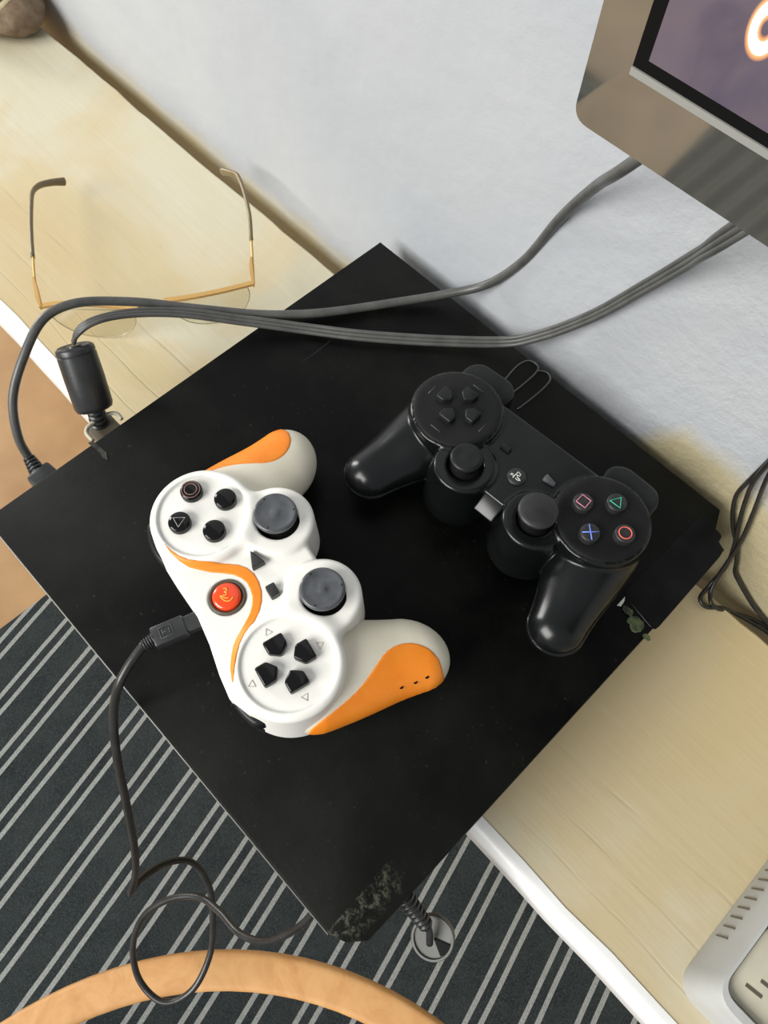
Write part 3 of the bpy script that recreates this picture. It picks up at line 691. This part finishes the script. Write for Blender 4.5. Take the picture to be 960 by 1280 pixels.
# triple cable with ferrite
rb = [np.array(p) for p in spline([(.115, -.013, .38), (.100, -.014, .33), (.080, -.026, .272)] + L3((915, 291, .237), (860, 327, .197), (800, 362, .156), (740, 395, .118), (680, 418, .088), (640, 427, .074), (560, 427, .0685), (450, 420, .0685), (380, 411, .0685), (300, 400, .074), (220, 391, .083),
                                (150, 394, .092), (112, 405, .095), (96, 418, .090), (92, 428, .084)), 8)]
av = empty('triple_cable', tuple(at(92, 432, .08)), label='flat ribbon of three joined wires with a ferrite bead, lower of the two crossing cables', cat='cable')
loc0 = np.array(av.location)
n = len(rb)
for k in (-1, 0, 1):
    P = []
    for i in range(n):
        t = rb[min(i + 1, n - 1)] - rb[max(i - 1, 0)]; t /= np.linalg.norm(t)
        tw = math.sin(i / n * 9) * .3 * min(1., max(0., (i / n - .35) * 4))
        view = CAM - rb[i]; view = np.array([.06, -.25, .18]) * max(0, 1 - i / n * 2) + np.array([0, -.12, .35]) * min(1, i / n * 2) 
        s = np.cross(view, t); s /= np.linalg.norm(s); nn = np.cross(t, s)
        sp = .00225 + .0006 * max(0, 1 - i / n * 2.5)
        if i > n - 12: sp *= max(.35, (n - i) / 12)
        P.append(rb[i] + (s * math.cos(tw) + nn * math.sin(tw)) * k * sp - loc0 + np.array([0, 0, abs(math.sin(tw)) * sp]))
    obj('wire', tube(P, [.00130 + .0003 * max(0, 1 - i / n * 2.5) for i in range(n)], 10), 'cableg', av)
f0 = np.array(at(92, 432, .082)); f1 = np.array(at(119, 512, .052)); fd = f1 - f0; FL = np.linalg.norm(fd)
prof = [(.0035, -.0002), (.004, .0018), (.0085, .0), (.0098, .0012), (.0100, .0022), (.0101, .004), (.0096, .0043), (.0096, .0048), (.0101, .0052), (.0103, FL * .5), (.0101, FL - .003), (.0094, FL - .0008), (.0080, FL), (.0045, FL + .0008), (.0004, FL + .001)]
prof = [(r * 1.13, z) for r, z in prof]
g = lathe(prof, 40); q = Vector(fd).to_track_quat('Z', 'Y').to_matrix().to_4x4(); mm = Matrix.Translation(Vector(f0 - loc0)) @ q
obj('ferrite_bead', ([tuple(mm @ Vector(v)) for v in g[0]], g[1]), 'plugk', av, sharp=45, label='thick black cylindrical bead')
c0 = f1 - loc0; c1 = np.array(at(126, 532, .036)) - loc0
obj('strain_relief', ribs(c0 - (c1 - c0) * .05, c1, .0050, .0062, 4), 'plugk', av)
obj('connector', along(box(-.001, .030, -.0085, .0085, -.004, .004, .001, 2), c1, (1, .03, -.12)), 'ringd', av, sharp=40)

# rear socket surround of pale metal, part of the console
pf = [cw(*p, .046) for p in ((152, 524), (146, 517), (134, 518), (110, 534), (108, 541), (116, 551))]
obj('port_frame', tube([(a, b, .046) for a, b in [(q[0], q[1]) for q in spline([(*p, 0) for p in pf], 5)]], .0013, 8), 'beige', con, label='pale rim around the cable port')

# charging cable of the white pad
uc = Matrix.Translation((wc[0], wc[1], H)) @ Matrix.Rotation(wa, 4, 'Z')
W2 = lambda u, v, z: tuple(uc @ Vector((u * MM, v * MM, z * MM)))
hd = (Vector(W2(-3.6, -44, 28.5)) - Vector(W2(-1.6, -26, 28.5))).normalized()
us = spline([np.array(W2(-4.5, -51.5, 29.5))] + L3((161, 832, .091), (149, 855, .086), (142, 890, .07), (146, 945, .045), (157, 1000, .012), (168, 1060, -.03), (169, 1095, -.058), (163, 1116, -.072)), 8)
us2 = spline(L3((163, 1116, -.072), (172, 1103, -.078), (205, 1080, -.095), (238, 1077, -.11), (260, 1105, -.125), (266, 1150, -.14), (262, 1195, -.155), (238, 1240, -.166), (205, 1253, -.17), (176, 1228, -.168), (166, 1185, -.155), (180, 1145, -.135), (215, 1123, -.118),
                 (250, 1122, -.105), (275, 1140, -.092), (300, 1167, -.078), (330, 1177, -.062), (362, 1166, -.042), (388, 1145, -.020), (405, 1115, -.008), (422, 1085, -.0035), (440, 1062, -.002)), 8)
cc = tag(obj('charging_cable', tube(us[:-1] + us2, .0022, 12), 'cable'), 'thin black charging cable looping from the white controller down over the carpet', 'cable')
pr = box(0, .016, -.0052, .0052, -.0036, .0036, .0012, 2)
hp0 = Vector(W2(-2.4, -31.5, 29))
obj('plug', join(along(pr, hp0, hd), along(box(-.010, .001, -.0042, .0042, -.0028, .0028, .0008, 1), hp0, hd)), 'plugk', cc, sharp=40)
po = hp0 + hd * .009
sd = Vector((0, 0, 1)).cross(hd)
fr = [(-3, -2.6), (3, -2.6), (3, 2.6), (-3, 2.6)]
pt = lambda a, b: tuple(po + hd * a * MM + sd * b * MM + Vector((0, 0, .0037)))
obj('plug_symbol', join(tube([pt(a, b) for a, b in fr], .00025, 6, closed=True), tube([pt(-1.6, 0), pt(1.6, 0)], .00025, 6), tube([pt(-1.6, -1.5), pt(-1.6, 1.5)], .00025, 6), tube([pt(1.6, -1.5), pt(1.6, 1.5)], .00025, 6)), 'emboss', cc, label='raised symbol in a square frame')
obj('strain_relief', ribs(hp0 + hd * .0155, us[1], .0036, .0026, 5), 'plugk', cc)

# three thin wires down the wall on the right
A = L3((975, 560, .135), (960, 577, .115), (939, 598, .095), (921, 618, .075), (918, 635, .06), (925, 648, .048), (938, 664, .035), (941, 680, .022), (939, 694, .012), (946, 716, .004), (962, 737, -.004), (985, 760, -.01))
B = L3((980, 560, .135), (958, 582, .115), (942, 602, .095), (931, 628, .072), (925, 654, .052), (917, 685, .034), (907, 708, .02), (886, 733, .006), (875, 748, .0035), (881, 758, .002), (903, 760, -.001), (925, 770, -.006), (960, 791, -.012), (990, 812, -.015))
Cc = L3((985, 562, .135), (962, 592, .11), (941, 644, .066), (926, 677, .043), (910, 702, .025), (895, 725, .011), (888, 741, .005), (889, 754, .0035), (900, 762, .0), (919, 766, -.005), (960, 781, -.012), (992, 800, -.015))
for P, lab in ((A, 'thin black wire at the right edge that bows out alone and drops behind the ledge'), (B, 'thin black wire bent furthest left at the ledge corner by the wall'), (Cc, 'thin black wire hanging straight inside the bundle at the right edge')):
    P = [(p[0], min(p[1], -.0035), p[2]) for p in P]
    tag(obj('thin_wire', tube(spline(P, 7), .0013, 8), 'cable'), lab, 'cable', 'thin wires at the right edge')

# short cord with a round metal end hanging at the worn corner
kf = empty('hanging_fob', tuple(at(541, 1172, .01)), label='small round silver disc on a ribbed black cord hanging at the scuffed console corner', cat='pendant')
kl = np.array(kf.location)
ax_ = Vector(CAM - kl).normalized() + Vector((.12, -.35, 0)); qd = ax_.to_track_quat('Z', 'Y').to_matrix().to_4x4()
dg = lathe([(.0100, -.0035), (.0108, -.003), (.0110, .001), (.0105, .002), (.0095, .002), (.0092, .0008), (.004, .0006), (.0002, .0006)], 40)
obj('disc', ([tuple(qd @ Vector(v)) for v in dg[0]], dg[1]), 'metal', kf, sharp=35)
wd = prism([(0.0005, 0.0005), (.0085, .0040), (.0095, -.001), (.008, -.0035)], .0006, .0016)
obj('black_wedge', ([tuple(qd @ Vector(v)) for v in wd[0]], wd[1]), 'black', kf, smooth=False)
obj('cord', tube([np.array(p) - kl for p in spline(L3((505, 1118, .032), (515, 1132, .032), (526, 1145, .028), (536, 1162, .020), (537, 1180, .0135)), 6)], .0018, 8), 'cable', kf)
r0, r1 = at(497, 1110, .036) - kl, at(534, 1158, .022) - kl
obj('ribbed_sleeve', ribs(r0, r1, .0050, .0036, 9), 'plugk', kf)

# ------------------------------------------------------------------ eyeglasses
gl = empty('eyeglasses', tuple(at(172, 384, 0)), label='half-rim eyeglasses with gold brow bar and brown temple tips standing on the ledge', cat='eyeglasses')
g0 = np.array(gl.location)
def gp(a): return [np.array(p) - g0 for p in a]
ZB = .034
bl, br = spline(gp(L3((50, 383, ZB), (70, 380, ZB), (110, 380, ZB), (150, 383, ZB), (172, 386, ZB + .001))), 5), spline(gp(L3((205, 376, ZB), (240, 371, ZB), (280, 363, ZB), (316, 354, ZB))), 5)
strip = [(-1, -.55), (1, -.55), (1, .55), (-1, .55)]
obj('brow_bar', join(tube(bl, .0017, sect=strip), tube(br, .0017, sect=strip)), 'gold', gl, smooth=False, label='thin gold brow bar')
obj('bridge', tube(spline(gp(L3((165, 385, ZB), (176, 383, ZB - .001), (190, 379, ZB - .001), (208, 376, ZB))), 5), .0010, 8), 'gold', gl)
for (cx, cy) in ((165, 391), (214, 382)):
    p = at(cx, cy, ZB - .009) - g0; obj('nose_pad', xf(lathe([(.0003, -.004), (.002, -.002), (.0022, 0), (.002, .002), (.0003, .004)], 12), p), 'lens', gl)
d1 = at(172, 386, ZB) - at(50, 383, ZB); d2 = at(316, 354, ZB) - at(205, 376, ZB)
def lens(px0, px1, name='lens'):
    a = at(*px0, ZB) - g0; b = at(*px1, ZB) - g0; u = b - a; L = np.linalg.norm(u); u = u / L
    dn = np.array([0, 0, -1.]); nrm = np.cross(u, dn)
    o2 = [(0, 0), (L, 0), (L * 1.0, .013), (L * .86, .027), (L * .55, .0325), (L * .22, .029), (0, .014)]
    o2 = [(p[0], p[1]) for p in roundpoly(o2, .010, 5)]
    V = []; n = len(o2)
    for off in (-.0008, .0008):
        for (x, y) in o2:
            cv = .0035 * (1 - ((x / L - .5) * 2) ** 2)
            V.append(tuple(a + u * x + dn * y + nrm * (off) + nrm * 0 * cv))
    Fc = [list(range(n))[::-1], list(range(n, 2 * n))] + [[i, (i + 1) % n, n + (i + 1) % n, n + i] for i in range(n)]
    o = obj(name, (V, Fc), 'lens', gl, smooth=False)
    rim = [np.array(V[i]) + nrm * .0008 for i in range(n) if o2[i][1] > .002]
    obj('rim_thread', tube(rim, .00035, 6), 'lens_edge', o)
MT['lens_edge'] = mat('lens_edge', (.42, .36, .22), .3)
lens((58, 383), (165, 385)); lens((210, 375), (310, 356))
def temple(pts_thin, pts_tip, blk):
    t = obj('temple', join(tube(spline(gp(L3(*pts_thin)), 5), .0009, 8)), 'gold', gl)
    P = spline(gp(L3(*pts_tip)), 6); n = len(P)
    rr = [(.0019 + .0013 * (i / (n - 1)) ** 3) for i in range(n)]
    obj('temple_tip', tube(P, rr, sect=[(math.cos(a) * .75, math.sin(a)) for a in np.linspace(0, 2 * math.pi, 10, endpoint=False)]), 'brown', t, label='brown plastic sleeve')
    obj('hinge', tube(gp(L3(*blk)), [.0014, .0028, .0024, .0012], sect=[(-.45, -1), (.45, -1), (.45, 1), (-.45, 1)]), 'gold', t, smooth=False)
temple([(50, 384, ZB), (47, 372, ZB), (43, 345, ZB), (41, 318, ZB + .0005)], [(41, 322, ZB), (39, 290, ZB), (39, 258, ZB - .001), (41, 240, ZB - .003), (49, 232, ZB - .007), (65, 228, ZB - .014), (80, 227, ZB - .020)], [(51, 385, ZB), (48, 374, ZB - .001), (45, 360, ZB - .001), (42, 347, ZB)])
temple([(317, 355, ZB), (316, 330, ZB), (314, 297, ZB)], [(314, 300, ZB), (312, 270, ZB), (306, 243, ZB), (301, 228, ZB - .001), (296, 219, ZB - .003), (287, 216, ZB - .006), (278, 214, ZB - .010)], [(317, 357, ZB), (315, 345, ZB - .001), (314, 332, ZB - .001), (314, 322, ZB)])

# ------------------------------------------------------------------ brown cloth pouch, far end of the ledge
cb = empty('cloth_pouch', (-.650, -.040, 0), label='brown cloth pouch with cream piping at the far end of the ledge', cat='bag')
rn = random.Random(5)
def lump(cx, cy, cz, rx, ry, rz, seed, n=28, m=16):
    V, Fc = [], []
    for j in range(m + 1):
        th = math.pi * j / m
        for i in range(n):
            ph = 2 * math.pi * i / n
            w = 1 + .06 * math.sin(3 * ph + seed) * math.sin(th) + .04 * math.sin(5 * ph + 2 * th * 3 + seed)
            V.append((cx + rx * w * math.sin(th) * math.cos(ph), cy + ry * w * math.sin(th) * math.sin(ph), max(.0005, cz + rz * w * math.cos(th))))
    for j in range(m):
        for i in range(n):
            k = (i + 1) % n; Fc.append([j * n + i, (j + 1) * n + i, (j + 1) * n + k, j * n + k])
    return V, Fc
obj('lower_body', lump(0, 0, .018, .075, .046, .022, 1), 'cloth', cb)
obj('flap', lump(-.008, -.008, .042, .062, .040, .026, 2), 'cloth', cb)
obj('piping', tube([(-.006 + .064 * math.cos(a), -.006 + .043 * math.sin(a), .030 + .002 * math.sin(4 * a)) for a in np.linspace(0, 2 * math.pi, 60, endpoint=False)], .0032, 8, closed=True), 'piping', cb, label='cream piping')

# ------------------------------------------------------------------ silver device with slots, lower right
tz = empty('slotted_device', (.268, -.203, 0), label='silver-grey plastic device with vent slots on the ledge at the lower right corner', cat='electronic device')
X1, Y1 = .20, .185
foot = roundpoly([(0, 0), (X1, 0), (X1, Y1), (0, Y1)], .013, 8)
topo = roundpoly([(.004, .003), (X1 - .004, .003), (X1 - .004, Y1 - .003), (.004, Y1 - .003)], .012, 8)
inn = roundpoly([(.0068, .0085), (X1 - .0068, .0085), (X1 - .0068, Y1 - .0068), (.0068, Y1 - .0068)], .009, 8)
inn2 = roundpoly([(.0080, .0098), (X1 - .008, .0098), (X1 - .008, Y1 - .008), (.008, Y1 - .008)], .008, 8)
n = len(foot); V = []
for P, z in ((foot, .0), (foot, .004), (topo, .030), (roundpoly([(.0055, .0045), (X1 - .0055, .0045), (X1 - .0055, Y1 - .0045), (.0055, Y1 - .0045)], .0115, 8), .0325), (inn, .0325), (inn2, .029), (inn2, .006)): V += [(x, y, z) for x, y in P]
Fc = [[k * n + i, k * n + (i + 1) % n, (k + 1) * n + (i + 1) % n, (k + 1) * n + i] for k in range(6) for i in range(n)] + [list(range(n))[::-1], [6 * n + i for i in range(n)]]
obj('case', (V, Fc), 'silver', tz, sharp=35)
obj('inner_panel', prism(roundpoly([(.0084, .0102), (.10, .0102), (.10, .050), (.0084, .050)], .006, 4), .006, .0285, .001, 2), 'beige', tz, sharp=35, label='beige slotted panel')
for i in range(5):
    for j in range(2):
        obj('vent_slot', xf(box(-.0042, .0042, -.0009, .0009, .0283, .0288, .0002, 1), (.019 + i * .015 + .004 * j, .020 + .0065 * j, 0), rz=math.radians(8)), 'ringd', tz, smooth=False)
obj('dark_insert', xf(box(.012, .105, .048, .160, .006, .0300, .004, 3), (0, 0, 0)), 'plugk', tz, sharp=40)
li = obj('insert_edge', xf(box(.0, .010, -.040, .040, .028, .0335, .002, 2), (.023, .100, 0), rz=math.radians(-6)), 'beige', tz, sharp=40, label='beige edge strip with small holes')
for k in range(3): obj('hole', xf(lathe([(.0014, .0334), (.0014, .0337), (.0003, .0337)], 10), (.023, .080 + k * .012, 0)), 'well', li, smooth=False)
for k in range(14):   # ticks low on the sloping side that faces the console
    obj('side_vent', xf(box(-.0009, .0004, -.00032, .00032, .006, .0165, 0), (.0000, .032 + k * .0062, 0), ry=math.radians(7)), 'ringd', tz, smooth=False)

# ------------------------------------------------------------------ screen on the wall
TX, TY, TZ = .0150, -.100, .2850
tw, th = .46, .29
tv = empty('flat_screen', (TX + tw / 2, -.055, TZ + th / 2), label='wall mounted flat screen with glossy gunmetal bezel at the upper right', cat='television')
def rr(x0, x1, z0, z1, r, seg=6): return roundpoly([(x0, z0), (x1, z0), (x1, z1), (x0, z1)], r, seg)
hx, hz = tw / 2, th / 2
rings = [(rr(-hx + .03, hx - .03, -hz + .03, hz - .03, .01), .030), (rr(-hx + .004, hx - .004, -hz + .004, hz - .004, .008), .022), (rr(-hx, hx, -hz, hz, .007), .002), (rr(-hx, hx, -hz, hz, .007), -.034), (rr(-hx + .0012, hx - .0012, -hz + .0012, hz - .0012, .006), -.0365),
         (rr(-hx + .0150, hx - .0150, -hz + .0245, hz - .0150, .0006), -.0350), (rr(-hx + .0154, hx - .0154, -hz + .0249, hz - .0154, .0006), -.0350)]
n = len(rings[0][0]); V = []
for P, y in rings: V += [(x, y, z) for x, z in P]
Fc = [[k * n + i, (k + 1) * n + i, (k + 1) * n + (i + 1) % n, k * n + (i + 1) % n] for k in range(len(rings) - 1) for i in range(n)] + [list(range(n))]
obj('bezel', (V, Fc), 'bezel', tv, sharp=20)
obj('inner_lip', prism([(-hx + .0151, -.0), (hx - .0151, 0), (hx - .0151, .0022), (-hx + .0151, .0022)], 0, .0012), 'bezlip', tv, smooth=False, loc=(0, -.0348, -hz + .0226), rot=(math.radians(90), 0, 0))
obj('gasket', (lambda g: g)(box(-hx + .0150, hx - .0150, -.0353, -.031, -hz + .0247, hz - .0150)), 'well', tv, smooth=False)
sc_ = obj('screen', box(-hx + .0195, hx - .0195, -.0357, -.0345, -hz + .0285, hz - .0195), 'screen', tv, smooth=False, label='dark violet picture with a glowing white ring')
obj('wall_bracket', box(-.06, .06, .0, .0545, -.05, .05, .003, 1), 'plugk', tv, smooth=False)
